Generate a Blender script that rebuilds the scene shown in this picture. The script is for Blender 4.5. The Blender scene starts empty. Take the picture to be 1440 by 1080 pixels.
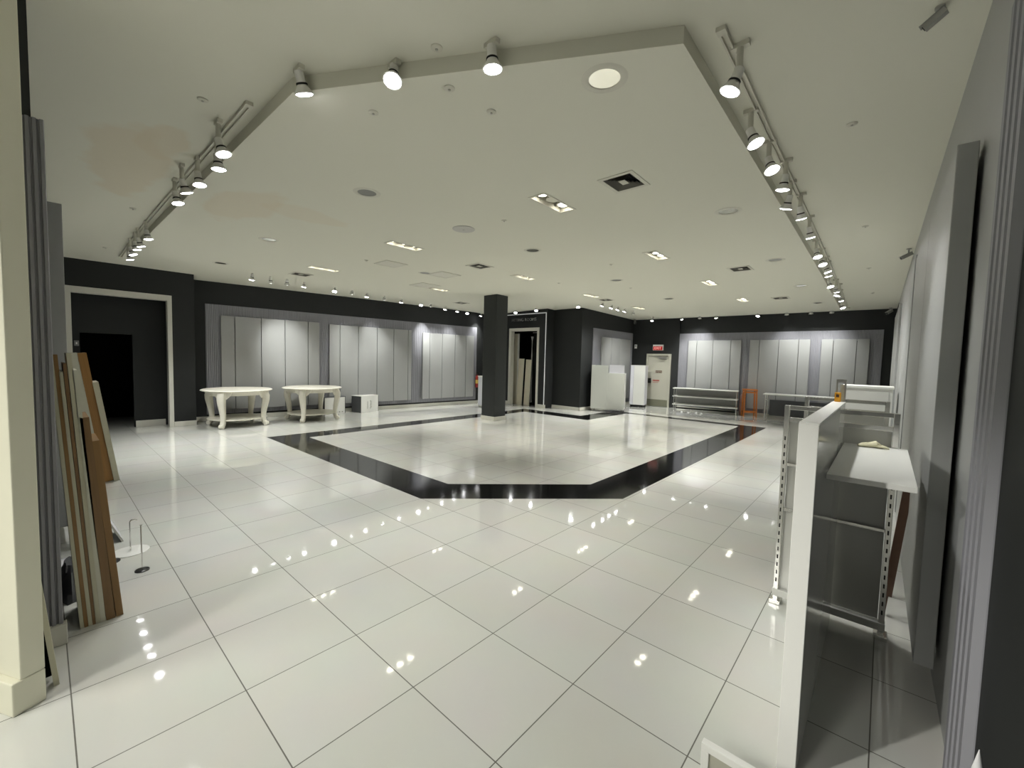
import bpy, bmesh, math, random
from mathutils import Matrix, Vector
random.seed(7)
PI = math.pi
S = bpy.context.scene
COL = S.collection
ORD = ['first', 'second', 'third', 'fourth', 'fifth', 'sixth', 'seventh', 'eighth', 'ninth', 'tenth', 'eleventh',
       'twelfth', 'thirteenth', 'fourteenth', 'fifteenth', 'sixteenth']

# ------------------------------------------------------------------ ceiling height (metres)
def zu(x, y):                                   # perimeter ceiling
    return 3.62 - .0012 * max(0, y - 5) ** 2 - .008 * max(0, -x - 8) ** 2
def zd(x, y):                                   # dropped central ceiling
    return zu(x, y) - .10

# ------------------------------------------------------------------ materials
def mat(name, col, rough=.6, metal=0., spec=.5, noise=0., nscale=6., bump=0., bscale=40., emit=None, estr=0., coat=0., alpha=1., trans=0.):
    m = bpy.data.materials.new(name); m.use_nodes = True
    nt = m.node_tree; b = nt.nodes['Principled BSDF']
    b.inputs['Base Color'].default_value = (*col, 1)
    b.inputs['Roughness'].default_value = rough
    b.inputs['Metallic'].default_value = metal
    b.inputs['Specular IOR Level'].default_value = spec
    b.inputs['Coat Weight'].default_value = coat
    b.inputs['Coat Roughness'].default_value = .08
    b.inputs['Transmission Weight'].default_value = trans
    if noise or bump:
        tc = nt.nodes.new('ShaderNodeTexCoord')
    if noise:
        n = nt.nodes.new('ShaderNodeTexNoise'); n.inputs['Scale'].default_value = nscale; n.inputs['Detail'].default_value = 4
        nt.links.new(tc.outputs['Object'], n.inputs['Vector'])
        r = nt.nodes.new('ShaderNodeMix'); r.data_type = 'RGBA'
        r.inputs[6].default_value = (*[c * (1 - noise) for c in col], 1)
        r.inputs[7].default_value = (*[min(1, c * (1 + noise)) for c in col], 1)
        nt.links.new(n.outputs['Fac'], r.inputs[0]); nt.links.new(r.outputs[2], b.inputs['Base Color'])
    if bump:
        n2 = nt.nodes.new('ShaderNodeTexNoise'); n2.inputs['Scale'].default_value = bscale; n2.inputs['Detail'].default_value = 3
        nt.links.new(tc.outputs['Object'], n2.inputs['Vector'])
        bp = nt.nodes.new('ShaderNodeBump'); bp.inputs['Strength'].default_value = bump; bp.inputs['Distance'].default_value = .01
        nt.links.new(n2.outputs['Fac'], bp.inputs['Height']); nt.links.new(bp.outputs['Normal'], b.inputs['Normal'])
    if emit:
        b.inputs['Emission Color'].default_value = (*emit, 1); b.inputs['Emission Strength'].default_value = estr
        m.cycles.emission_sampling = 'NONE' if estr > 3 else 'AUTO'
    return m

def wood(name, c1, c2, scale=5.):
    m = mat(name, c1, .5)
    nt = m.node_tree; b = nt.nodes['Principled BSDF']
    tc = nt.nodes.new('ShaderNodeTexCoord'); mp = nt.nodes.new('ShaderNodeMapping')
    mp.inputs['Scale'].default_value = (14, 14, .8)
    nt.links.new(tc.outputs['Object'], mp.inputs['Vector'])
    n = nt.nodes.new('ShaderNodeTexNoise'); n.inputs['Scale'].default_value = scale; n.inputs['Detail'].default_value = 6
    nt.links.new(mp.outputs['Vector'], n.inputs['Vector'])
    r = nt.nodes.new('ShaderNodeMix'); r.data_type = 'RGBA'
    r.inputs[6].default_value = (*c1, 1); r.inputs[7].default_value = (*c2, 1)
    nt.links.new(n.outputs['Fac'], r.inputs[0]); nt.links.new(r.outputs[2], b.inputs['Base Color'])
    return m

def tile_material():
    m = mat('glossy_white_floor_tile', (.64, .64, .605), .05, spec=.7, coat=.4)
    m.node_tree.nodes['Principled BSDF'].inputs['Coat Roughness'].default_value = .03
    nt = m.node_tree; b = nt.nodes['Principled BSDF']
    geo = nt.nodes.new('ShaderNodeTexCoord'); sp = nt.nodes.new('ShaderNodeSeparateXYZ')
    nt.links.new(geo.outputs['Object'], sp.inputs[0])
    def math_(op, a, v=None):
        n = nt.nodes.new('ShaderNodeMath'); n.operation = op
        if isinstance(a, (int, float)): n.inputs[0].default_value = a
        else: nt.links.new(a, n.inputs[0])
        if v is not None:
            if isinstance(v, (int, float)): n.inputs[1].default_value = v
            else: nt.links.new(v, n.inputs[1])
        return n.outputs[0]
    masks = []; ids = []
    for ax, off in ((0, .0449), (1, .0561)):
        t = math_('DIVIDE', math_('SUBTRACT', sp.outputs[ax], off), .6)
        fr = math_('SUBTRACT', t, math_('FLOOR', t))
        d = math_('MINIMUM', fr, math_('SUBTRACT', 1.0, fr))
        masks.append(math_('LESS_THAN', d, .0046)); ids.append(math_('FLOOR', t))
    grout = math_('MAXIMUM', masks[0], masks[1])
    wn = nt.nodes.new('ShaderNodeTexWhiteNoise'); cb = nt.nodes.new('ShaderNodeCombineXYZ')
    nt.links.new(ids[0], cb.inputs[0]); nt.links.new(ids[1], cb.inputs[1]); nt.links.new(cb.outputs[0], wn.inputs['Vector'])
    mr = nt.nodes.new('ShaderNodeMix'); mr.data_type = 'RGBA'
    mr.inputs[6].default_value = (.62, .622, .585, 1); mr.inputs[7].default_value = (.665, .667, .63, 1)
    nt.links.new(wn.outputs['Value'], mr.inputs[0])
    ns = nt.nodes.new('ShaderNodeTexNoise'); ns.inputs['Scale'].default_value = 2.2; ns.inputs['Detail'].default_value = 5
    nt.links.new(geo.outputs['Object'], ns.inputs['Vector'])
    m2 = nt.nodes.new('ShaderNodeMix'); m2.data_type = 'RGBA'; m2.blend_type = 'MULTIPLY'; m2.inputs[0].default_value = .10
    nt.links.new(mr.outputs[2], m2.inputs[6]); nt.links.new(ns.outputs['Color'], m2.inputs[7])
    mg = nt.nodes.new('ShaderNodeMix'); mg.data_type = 'RGBA'; mg.inputs[7].default_value = (.11, .105, .09, 1)
    nt.links.new(grout, mg.inputs[0]); nt.links.new(m2.outputs[2], mg.inputs[6])
    nt.links.new(mg.outputs[2], b.inputs['Base Color'])
    rr = nt.nodes.new('ShaderNodeMapRange'); rr.inputs[3].default_value = .05; rr.inputs[4].default_value = .6
    nt.links.new(grout, rr.inputs[0]); nt.links.new(rr.outputs[0], b.inputs['Roughness'])
    wv = nt.nodes.new('ShaderNodeTexNoise'); wv.inputs['Scale'].default_value = 9; wv.inputs['Detail'].default_value = 1
    nt.links.new(geo.outputs['Object'], wv.inputs['Vector'])
    bp = nt.nodes.new('ShaderNodeBump'); bp.inputs['Strength'].default_value = .02; bp.inputs['Distance'].default_value = .01
    nt.links.new(wv.outputs['Fac'], bp.inputs['Height']); nt.links.new(bp.outputs['Normal'], b.inputs['Normal'])
    return m

def ceiling_material():
    m = mat('painted_ceiling', (.70, .69, .605), .9, spec=.2)
    nt = m.node_tree; b = nt.nodes['Principled BSDF']
    tc = nt.nodes.new('ShaderNodeTexCoord')
    nz = nt.nodes.new('ShaderNodeTexNoise'); nz.inputs['Scale'].default_value = 1.7; nz.inputs['Detail'].default_value = 4
    nt.links.new(tc.outputs['Object'], nz.inputs['Vector'])
    prev = None
    base = nt.nodes.new('ShaderNodeRGB'); base.outputs[0].default_value = (.70, .69, .605, 1); prev = base.outputs[0]
    # brown water stains: centre, half sizes
    for cx, cy, rx, ry, k in ((-5.9, .62, 1.25, .36, .6), (-5.05, .8, .45, .2, .6), (-6.0, 1.7, .85, .33, .5), (-5.7, 2.35, .3, .5, .35)):
        mp = nt.nodes.new('ShaderNodeMapping'); mp.vector_type = 'POINT'
        mp.inputs['Location'].default_value = (-cx / rx, -cy / ry, 0); mp.inputs['Scale'].default_value = (1 / rx, 1 / ry, 0)
        nt.links.new(tc.outputs['Object'], mp.inputs['Vector'])
        ln = nt.nodes.new('ShaderNodeVectorMath'); ln.operation = 'LENGTH'; nt.links.new(mp.outputs[0], ln.inputs[0])
        ad = nt.nodes.new('ShaderNodeMath'); ad.operation = 'MULTIPLY_ADD'; ad.inputs[1].default_value = 1.5; 
        nt.links.new(nz.outputs['Fac'], ad.inputs[0]); nt.links.new(ln.outputs['Value'], ad.inputs[2])
        mr = nt.nodes.new('ShaderNodeMapRange'); mr.inputs[1].default_value = 1.55; mr.inputs[2].default_value = 1.75
        mr.inputs[3].default_value = k; mr.inputs[4].default_value = 0
        nt.links.new(ad.outputs[0], mr.inputs[0])
        mx = nt.nodes.new('ShaderNodeMix'); mx.data_type = 'RGBA'; mx.inputs[7].default_value = (.665, .59, .465, 1)
        nt.links.new(mr.outputs[0], mx.inputs[0]); nt.links.new(prev, mx.inputs[6]); prev = mx.outputs[2]
    nt.links.new(prev, b.inputs['Base Color'])
    return m

M = dict(
    tile=tile_material(), ceil=ceiling_material(),
    black_tile=mat('polished_black_tile', (.006, .006, .006), .09, spec=.45, noise=.3, nscale=3),
    dark=mat('charcoal_wall_paint', (.020, .0215, .0215), .7, spec=.3, noise=.08, nscale=3),
    dark_soft=mat('charcoal_column_paint', (.028, .031, .031), .6, spec=.35, noise=.08, nscale=3),
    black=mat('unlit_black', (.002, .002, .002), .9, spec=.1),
    skirting=mat('white_skirting', (.62, .61, .55), .5),
    grey_panel=mat('grey_display_panel', (.33, .335, .33), .42, spec=.4, noise=.03, nscale=2.5),
    grey_flute=mat('lavender_grey_fluted_board', (.25, .25, .275), .6, noise=.04, nscale=4),
    white=mat('white_laminate', (.74, .74, .71), .35),
    white_gloss=mat('white_gloss_laminate', (.62, .62, .59), .12, spec=.6),
    cream=mat('antique_cream_paint', (.71, .685, .60), .4, noise=.06, nscale=12),
    cream_shelf=mat('cream_table_shelf', (.60, .58, .50), .35, noise=.06, nscale=9),
    lilac_white=mat('cool_white_panel', (.68, .68, .74), .3),
    chrome=mat('chrome_metal', (.78, .77, .74), .2, metal=1),
    steel=mat('dull_steel', (.48, .47, .44), .35, metal=1),
    slot=mat('dark_slot', (.01, .01, .01), .8),
    fixture=mat('white_fixture_enamel', (.60, .585, .51), .5),
    lamp_head=mat('white_lamp_enamel', (.82, .81, .78), .4),
    lens=mat('lit_lamp_face', (.9, .9, .9), .4, emit=(1, .985, 1), estr=26),
    bulb_warm=mat('lit_warm_bulb', (.9, .9, .85), .4, emit=(1, .95, .80), estr=11),
    reflector=mat('aluminium_reflector', (.96, .95, .88), .14, metal=1),
    vent=mat('vent_metal', (.11, .105, .085), .5, noise=.05),
    vent_dark=mat('vent_throat', (.012, .012, .01), .9),
    tan=wood('tan_board_edge', (.29, .165, .06), (.20, .11, .035)),
    orange_wood=wood('orange_veneer', (.36, .19, .055), (.26, .125, .03)),
    brown_wood=wood('brown_veneer', (.235, .135, .055), (.165, .092, .036)),
    pale_edge=mat('pale_board_edge', (.50, .48, .36), .5, noise=.05, nscale=8),
    white_edge=mat('off_white_board', (.56, .55, .46), .45, noise=.05, nscale=8),
    storefront=mat('cream_storefront_paint', (.70, .685, .56), .5, noise=.04, nscale=4),
    stool_wood=wood('orange_stool_wood', (.62, .20, .03), (.48, .14, .02)),
    door_grey=mat('beige_grey_door_paint', (.40, .39, .325), .45),
    kick=mat('olive_kick_plate', (.15, .15, .105), .4),
    exit_red=mat('exit_red', (.45, .01, .012), .4, emit=(1, .02, .03), estr=.10),
    exit_text=mat('exit_letter', (.9, .6, .55), .4, emit=(1, .45, .4), estr=.35),
    black_plastic=mat('black_plastic', (.012, .012, .012), .35),
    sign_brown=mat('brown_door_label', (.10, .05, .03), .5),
    red=mat('red_paint', (.32, .02, .015), .35),
    yellow=mat('yellow_label', (.75, .55, .12), .5),
    amber=mat('amber_tag', (.85, .40, .02), .45),
    glove=mat('cream_cotton', (.72, .68, .48), .9, bump=.4, bscale=60),
    slate=mat('slate_box_side', (.075, .078, .085), .5),
    ink=mat('grey_printed_ink', (.22, .22, .19), .6),
    led=mat('led_strip', (.8, .8, .8), .4, emit=(1, 1, 1), estr=.10),
    letter=mat('steel_letter', (.45, .45, .45), .3, metal=1),
    beige=mat('beige_partition', (.62, .58, .46), .5, noise=.05),
    cloth_dark=mat('dark_grey_plastic_sheet', (.06, .062, .068), .4, bump=.5, bscale=14),
    paper=mat('white_paper', (.72, .72, .74), .6),
    cctv=mat('camera_housing', (.33, .33, .31), .4),
    fabric_black=mat('black_curtain_fabric', (.004, .004, .004), .95),
    pattern_red=mat('reddish_woven_mesh', (.28, .16, .14), .6, noise=.5, nscale=60),
    switch=mat('grey_switch', (.2, .2, .2), .4),
    gold=mat('door_hardware', (.05, .05, .045), .3, metal=.6),
)

# ------------------------------------------------------------------ mesh builder
class MB:
    def __init__(s): s.v = []; s.f = []; s.mi = []; s.cur = 0
    def add(s, vs, fs):
        o = len(s.v); s.v += [tuple(p) for p in vs]; s.f += [tuple(i + o for i in f) for f in fs]; s.mi += [s.cur] * len(fs); return s
    def box(s, x0, x1, y0, y1, z0, z1, m=None):
        vs = [Vector((x, y, z)) for z in (z0, z1) for y in (y0, y1) for x in (x0, x1)]
        if m is not None: vs = [m @ p for p in vs]
        return s.add(vs, [(0, 2, 3, 1), (4, 5, 7, 6), (0, 1, 5, 4), (2, 6, 7, 3), (0, 4, 6, 2), (1, 3, 7, 5)])
    def hexa(s, b4, t4):
        return s.add(list(b4) + list(t4), [(3, 2, 1, 0), (4, 5, 6, 7)] + [(i, (i + 1) % 4, 4 + (i + 1) % 4, 4 + i) for i in range(4)])
    def loft(s, rings, cap=True, close=True):
        n = len(rings[0]); o = len(s.v); vs = [p for r in rings for p in r]; fs = []
        for k in range(len(rings) - 1):
            for i in range(n if close else n - 1):
                a, b = k * n + i, k * n + (i + 1) % n
                fs.append((a, b, b + n, a + n))
        if cap: fs += [tuple(range(n))[::-1], tuple((len(rings) - 1) * n + i for i in range(n))]
        return s.add(vs, fs)
    def lathe(s, prof, n=20, c=(0, 0, 0), cap=True, m=None):
        rings = []
        for r, z in prof:
            ring = [Vector((c[0] + r * math.cos(2 * PI * i / n), c[1] + r * math.sin(2 * PI * i / n), c[2] + z)) for i in range(n)]
            rings.append([m @ p for p in ring] if m is not None else ring)
        return s.loft(rings, cap)
    def tube(s, pts, r, n=8, cap=True):
        pts = [Vector(p) for p in pts]; rings = []
        rr = r if isinstance(r, (list, tuple)) else [r] * len(pts)
        for i, p in enumerate(pts):
            d = (pts[min(i + 1, len(pts) - 1)] - pts[max(i - 1, 0)]).normalized()
            a = d.orthogonal().normalized() if i == 0 else (a - d * a.dot(d)).normalized()
            b = d.cross(a)
            rings.append([p + (a * math.cos(2 * PI * k / n) + b * math.sin(2 * PI * k / n)) * rr[i] for k in range(n)])
        return s.loft(rings, cap)
    def bar(s, p, q, w, h=None):                # square section bar from p to q
        p, q = Vector(p), Vector(q); h = h or w; d = (q - p).normalized()
        up = Vector((0, 0, 1)) if abs(d.z) < .9 else Vector((0, 1, 0))
        a = d.cross(up).normalized() * w / 2; b = a.cross(d).normalized() * h / 2
        return s.hexa([p - a - b, p + a - b, p + a + b, p - a + b], [q - a - b, q + a - b, q + a + b, q - a + b])
    def mesh(s, name, mats, smooth=False):
        me = bpy.data.meshes.new(name); me.from_pydata(s.v, [], s.f)
        for m in (mats if isinstance(mats, (list, tuple)) else [mats]): me.materials.append(m)
        for p, i in zip(me.polygons, s.mi): p.material_index = i; p.use_smooth = smooth
        bm = bmesh.new(); bm.from_mesh(me); bmesh.ops.recalc_face_normals(bm, faces=bm.faces); bm.to_mesh(me); bm.free()
        if smooth: me.set_sharp_from_angle(angle=math.radians(40))
        return me
    def build(s, name, mats, parent=None, bevel=0., smooth=False, loc=None):
        return link(name, s.mesh(name, mats, smooth), parent, bevel, loc)

def link(name, me, parent=None, bevel=0., loc=None):
    o = bpy.data.objects.new(name, me); COL.objects.link(o)
    if parent: o.parent = parent
    if loc: o.location = loc
    if bevel:
        b = o.modifiers.new('bevel', 'BEVEL'); b.width = bevel; b.segments = 2; b.limit_method = 'ANGLE'
    return o

def tag(o, label, cat, group=None):
    o['label'] = label; o['category'] = cat
    if group: o['group'] = group
    return o
def thing(name, label, cat, loc=(0, 0, 0), rz=0., group=None):
    o = bpy.data.objects.new(name, None); COL.objects.link(o); o.location = loc; o.rotation_euler = (0, 0, rz)
    o.empty_display_size = .1
    return tag(o, label, cat, group)
def struct(o): o['kind'] = 'structure'; return o
def BX(name, m, x0, x1, y0, y1, z0, z1, parent=None, bevel=0.):
    return MB().box(x0, x1, y0, y1, z0, z1).build(name, m, parent, bevel)

# grid sheet cut along polygon edges; pick(x, y) -> material slot or None to drop the face
def cut_sheet(name, x0, x1, y0, y1, step, lines, pick, zfun, mats, parent=None):
    bm = bmesh.new()
    nx, ny = int((x1 - x0) / step) + 1, int((y1 - y0) / step) + 1
    g = [[bm.verts.new((x0 + (x1 - x0) * i / nx, y0 + (y1 - y0) * j / ny, 0)) for i in range(nx + 1)] for j in range(ny + 1)]
    for j in range(ny):
        for i in range(nx): bm.faces.new((g[j][i], g[j][i + 1], g[j + 1][i + 1], g[j + 1][i]))
    for (ax, ay), (bx, by), ext in lines:       # cut faces near the segment only
        d = Vector((bx - ax, by - ay, 0)); L = d.length; d.normalize()
        n = Vector((-d.y, d.x, 0)); geom = []
        for f in bm.faces:
            pr = [(v.co.x - ax) * d.x + (v.co.y - ay) * d.y for v in f.verts]
            if max(pr) >= -ext and min(pr) <= L + ext: geom.append(f)
        es = {e for f in geom for e in f.edges}; vs = {v for f in geom for v in f.verts}
        bmesh.ops.bisect_plane(bm, geom=list(vs) + list(es) + geom, dist=1e-5, plane_co=(ax, ay, 0), plane_no=n)
    kill = []
    for f in bm.faces:
        c = f.calc_center_median(); k = pick(c.x, c.y)
        if k is None: kill.append(f)
        else: f.material_index = k
    bmesh.ops.delete(bm, geom=kill, context='FACES')
    for v in bm.verts: v.co.z = zfun(v.co.x, v.co.y)
    bmesh.ops.recalc_face_normals(bm, faces=bm.faces)
    me = bpy.data.meshes.new(name); bm.to_mesh(me); bm.free()
    for m in mats: me.materials.append(m)
    return link(name, me, parent)
def inside(poly, x, y):
    r = False; n = len(poly)
    for i in range(n):
        (ax, ay), (bx, by) = poly[i], poly[(i + 1) % n]
        if (ay > y) != (by > y) and x < (bx - ax) * (y - ay) / (by - ay) + ax: r = not r
    return r
def edges(poly, ext=.6): return [(poly[i], poly[(i + 1) % len(poly)], ext) for i in range(len(poly))]

# ------------------------------------------------------------------ FLOOR with black inlaid border
outer = [(-9.416, 3.047), (-4.155, 3.047), (-2.394, 4.865), (-2.394, 13.455), (-7.117, 13.455), (-7.117, 11.314), (-9.416, 11.314)]
inner = [(-8.873, 3.677), (-4.40, 3.677), (-3.010, 5.105), (-3.010, 13.104), (-6.463, 13.104), (-6.463, 10.659), (-8.873, 10.659)]
fl = cut_sheet('floor', -15.2, 4.0, -6.2, 19.0, 1.2, edges(outer, 2) + edges(inner, 2),
               lambda x, y: 1 if inside(outer, x, y) and not inside(inner, x, y) else 0, lambda x, y: 0., [M['tile'], M['black_tile']])
struct(fl)

# ------------------------------------------------------------------ CEILING
drop = [(-3.15, 1.2), (-.952, 2.44), (-1.07, 15.45), (-6.38, 15.25), (-6.38, 11.05), (-11.36, 11.3), (-10.3, 1.16)]
TRI = [(-2.95, 3.94), (-5.94, 3.98), (-8.89, 3.99), (-2.96, 6.86), (-5.99, 7.02), (-8.88, 7.0), (-2.97, 9.72), (-6.03, 9.92), (-2.94, 12.43), (-5.93, 12.61)]
CAN = [(-1.438, 2.424), (-4.376, 2.439), (-7.403, 2.452), (-10.0, 2.434), (-1.48, 5.38), (-4.43, 5.407), (-7.46, 5.506), (-1.49, 8.238), (-4.486, 8.383), (-1.48, 10.988), (-4.494, 11.327), (-1.448, 13.741)]
VENT = [(-2.055, 3.91), (-6.0, 5.72), (-9.84, 3.9), (-2.11, 8.63), (-10.15, 8.89), (-6.78, 10.75), (-2.09, 12.5)]
VENT[5] = (-6.05, 10.72)
holes = []
for x, y in TRI: holes.append((x - .095, x + .095, y - .29, y + .29))
for x, y in CAN: holes.append((x - .101, x + .101, y - .101, y + .101))
for x, y in VENT: holes.append((x - .16, x + .16, y - .18, y + .18))
hl = []
for a, b, c, d in holes: hl += edges([(a, c), (b, c), (b, d), (a, d)], .05)
struct(cut_sheet('ceiling', -12.2, -.6, .9, 15.8, .6, edges(drop, 1.) + hl,
    lambda x, y: 0 if inside(drop, x, y) and not any(a < x < b and c < y < d for a, b, c, d in holes) else None, zd, [M['ceil']]))
struct(cut_sheet('ceiling', -13.6, 1.4, -2.0, 17.0, .75, edges(drop, 1.),
    lambda x, y: None if inside(drop, x, y) else 0, zu, [M['ceil']]))
mb = MB()                                        # the vertical edge of the dropped ceiling
for (ax, ay), (bx, by), _ in edges(drop):
    n = 14
    for k in range(n):
        p = [(ax + (bx - ax) * t / n, ay + (by - ay) * t / n) for t in (k, k + 1)]
        mb.add([(*p[0], zd(*p[0])), (*p[1], zd(*p[1])), (*p[1], zu(*p[1])), (*p[0], zu(*p[0]))], [(0, 1, 2, 3)])
struct(mb.build('trim_1', M['ceil']))

# ------------------------------------------------------------------ WALLS
WH = 3.75
LA, LB = Vector((-12.6, 2.4)), Vector((-11.66, 12.0))
LROT = math.atan2(LB.y - LA.y, LB.x - LA.x) - PI / 2      # left wall is turned a little
def left_thing(name, label, cat, group=None): return thing(name, label, cat, (LA.x, LA.y, 0), LROT, group)
# local frame of the left wall: +y runs along the wall away from the camera, +x out into the room
lw = BX('wall_left', M['dark'], -.2, 0, -.05, 9.75, 0, WH); lw.location = (LA.x, LA.y, 0); lw.rotation_euler.z = LROT; struct(lw)
sk = BX('baseboard_left', M['skirting'], .001, .02, -.04, 9.6, 0, .11, bevel=.003); sk.location = (LA.x, LA.y, 0); sk.rotation_euler.z = LROT; struct(sk)
# stockroom block with its opening
mb = MB(); XF = -12.03
mb.box(XF - .16, XF, -.2, .42, 0, WH); mb.box(XF - .16, XF, 1.925, 2.40, 0, WH); mb.box(XF - .16, XF, .42, 1.925, 2.84, WH)
mb.box(XF - .42, XF - .16, 2.02, 2.40, 0, WH); struct(mb.build('wall_side', M['dark']))
mb = MB(); XR = -12.45
mb.box(XR - .1, XR, -.3, .55, 0, WH); mb.box(XR - .1, XR, 1.36, 2.1, 0, WH); mb.box(XR - .1, XR, .55, 1.36, 2.055, WH)
struct(mb.build('wall_recess', M['dark']))
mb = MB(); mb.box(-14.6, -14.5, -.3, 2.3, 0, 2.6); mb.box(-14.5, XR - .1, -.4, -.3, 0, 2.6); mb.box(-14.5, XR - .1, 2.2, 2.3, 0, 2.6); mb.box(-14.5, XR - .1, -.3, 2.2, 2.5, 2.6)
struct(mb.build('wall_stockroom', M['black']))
mb = MB(); mb.box(XF, XF + .03, .335, .425, 0, 2.95); mb.box(XF, XF + .03, 1.905, 1.985, 0, 2.95); mb.box(XF, XF + .03, .425, 1.905, 2.83, 2.95)
mb.box(XF - .16, XF, .41, .425, 0, 2.83); mb.box(XF - .16, XF, 1.905, 1.92, 0, 2.83); mb.box(XF - .16, XF, .425, 1.905, 2.83, 2.845)
struct(mb.build('trim_2', M['skirting'], bevel=.003))
struct(BX('baseboard_recess', M['skirting'], XR, XR + .02, 1.38, 1.9, 0, .14, bevel=.003))
struct(BX('baseboard_side', M['skirting'], XF, XF + .02, 1.99, 2.40, 0, .11, bevel=.003))
# front wall (beside the entrance) with fluted pilaster
struct(BX('wall_front', M['dark_soft'], -13.0, -3.555, -.35, 0, 0, WH))
def fluted(x_len, z0, z1, pitch=.04, depth=.012, base=.02):
    # flat fluted board: local x along, y out (towards -y is the wall), z up
    mb = MB(); n = max(1, int(round(x_len / pitch))); p = x_len / n; prof = []
    for k in range(n):
        a = k * p; prof += [(a, base), (a + p * .12, base + depth), (a + p * .62, base + depth), (a + p * .74, base)]
    prof.append((x_len, base)); prof += [(x_len, 0), (0, 0)]
    lo = [Vector((x, y, z0)) for x, y in prof]; hi = [Vector((x, y, z1)) for x, y in prof]
    m = len(prof); vs = lo + hi
    fs = [(i, (i + 1) % m, m + (i + 1) % m, m + i) for i in range(m)]
    # caps as strips
    for zoff in (0, m):
        for k in range(n):
            i = 4 * k + zoff; fs.append((i, i + 1, i + 2, i + 3))
        fs.append((m - 2 + zoff, m - 1 + zoff) + tuple(zoff + j for k in range(n) for j in (4 * k, 4 * k + 3)) + (m - 3 + zoff,))
    return mb.add(vs, fs)
def place_struct(mb, name, m, loc, rz): o = mb.build(name, m); o.location = loc; o.rotation_euler.z = rz; return struct(o)
place_struct(fluted(.40, .12, 2.97, pitch=.027, depth=.012, base=.03), 'trim_3', M['grey_flute'], (-3.553, -.345, 0), PI / 2)
bpy.data.objects['trim_3'].rotation_euler.z = -PI / 2; bpy.data.objects['trim_3'].location = (-3.553, .047, 0)
struct(BX('baseboard_front', M['skirting'], -3.553, -3.49, -.34, .062, 0, .12, bevel=.004))
# right wall
RX = lambda y: .30 - .0115 * (y - 3)
RROT = math.atan(.0115)
def right_struct(o): o.location = (RX(3), 3, 0); o.rotation_euler.z = RROT; return struct(o)
right_struct(BX('wall_right', M['grey_panel'], 0, .2, -.88, 12.2, 0, WH))
right_struct(BX('wall_right_back', M['dark'], -.004, .2, 12.2, 13.5, 0, WH))
right_struct(BX('wall_right_front', M['dark'], -.002, .2, -3.6, -.88, 0, WH))
o = fluted(.42, .02, 3.12, pitch=.105, depth=.026, base=.006).build('trim_4', M['grey_flute']); o.location = (RX(2.1), 2.12, 0); o.rotation_euler.z = PI / 2; struct(o)
# back wall and fitting room block
YB = 16.35
struct(BX('wall_back', M['dark'], -8.3, .5, YB, YB + .2, 0, WH))
struct(BX('wall_exit', M['dark'], -8.0, -5.97, YB - .05, YB, 0, WH))
struct(BX('baseboard_back', M['skirting'], -5.97, .14, YB - .022, YB - .002, 0, .11, bevel=.003))
XBk = -7.88
struct(BX('wall_block', M['dark'], -9.4, XBk, 12.42, YB, 0, WH))
mb = MB(); mb.box(-9.06, XBk + .02, 12.40, 12.42, 0, .11); mb.box(XBk, XBk + .02, 12.40, YB - .07, 0, .11)
struct(mb.build('baseboard_block', M['skirting'], bevel=.003))
mb = MB(); YF = 12.0
mb.box(-11.8, -10.83, YF, YF + .14, 0, WH); mb.box(-9.42, -9.06, YF, YF + .42, 0, WH); mb.box(-10.83, -9.42, YF, YF + .14, 2.86, WH)
struct(mb.build('wall_fitting', M['dark']))
mb = MB(); mb.box(-11.62, -10.83, YF - .02, YF, 0, .12); mb.box(-9.40, -9.045, YF - .02, YF, 0, .12); struct(mb.build('baseboard_fitting', M['skirting'], bevel=.003))
mb = MB(); mb.box(-11.7, -9.3, 14.4, 14.5, 0, 3.2); mb.box(-11.75, -11.65, YF + .14, 14.4, 0, 3.2); mb.box(-9.45, -9.41, YF + .42, 14.4, 0, 3.2); mb.box(-11.7, -9.4, YF + .14, 14.4, 3.1, 3.2)
struct(mb.build('wall_fitting_room', M['black']))
mb = MB(); mb.box(-10.85, -10.74, YF - .03, YF, 0, 2.90); mb.box(-9.49, -9.40, YF - .03, YF, 0, 2.90); mb.box(-10.74, -9.49, YF - .03, YF, 2.79, 2.90)
mb.box(-10.76, -10.74, YF, YF + .16, 0, 2.79); mb.box(-9.49, -9.47, YF, YF + .16, 0, 2.79); mb.box(-10.74, -9.49, YF, YF + .16, 2.79, 2.81)
struct(mb.build('trim_5', M['skirting'], bevel=.004))
mb = MB(); mb.box(-11.5, -9.10, YF - .02, YF - .001, 3.395, 3.425); mb.box(-9.125, -9.10, YF - .02, YF - .001, .12, 3.395)
struct(mb.build('trim_6', M['led']))
# column
struct(BX('column', M['dark_soft'], -8.60, -8.09, 8.39, 8.84, .10, 3.60, bevel=.006))
struct(BX('baseboard_column', M['skirting'], -8.615, -8.075, 8.375, 8.855, 0, .105, bevel=.004))
# slanted storefront wing at far left, with skirting
st = MB(); st.box(0, 1.6, -.09, .0, .16, 3.62)
st.box(.16, .172, -.008, .003, .34, 2.9)
o = st.build('wall_entrance', M['storefront'], bevel=.006); o.location = (-2.96, -.105, 0); o.rotation_euler.z = math.atan2(-.449, -.893); struct(o)
o = BX('baseboard_entrance', M['storefront'], -.004, 1.6, -.10, .02, 0, .16, bevel=.006); o.location = (-2.955, -.115, 0); o.rotation_euler.z = math.atan2(-.449, -.893); struct(o)

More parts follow.
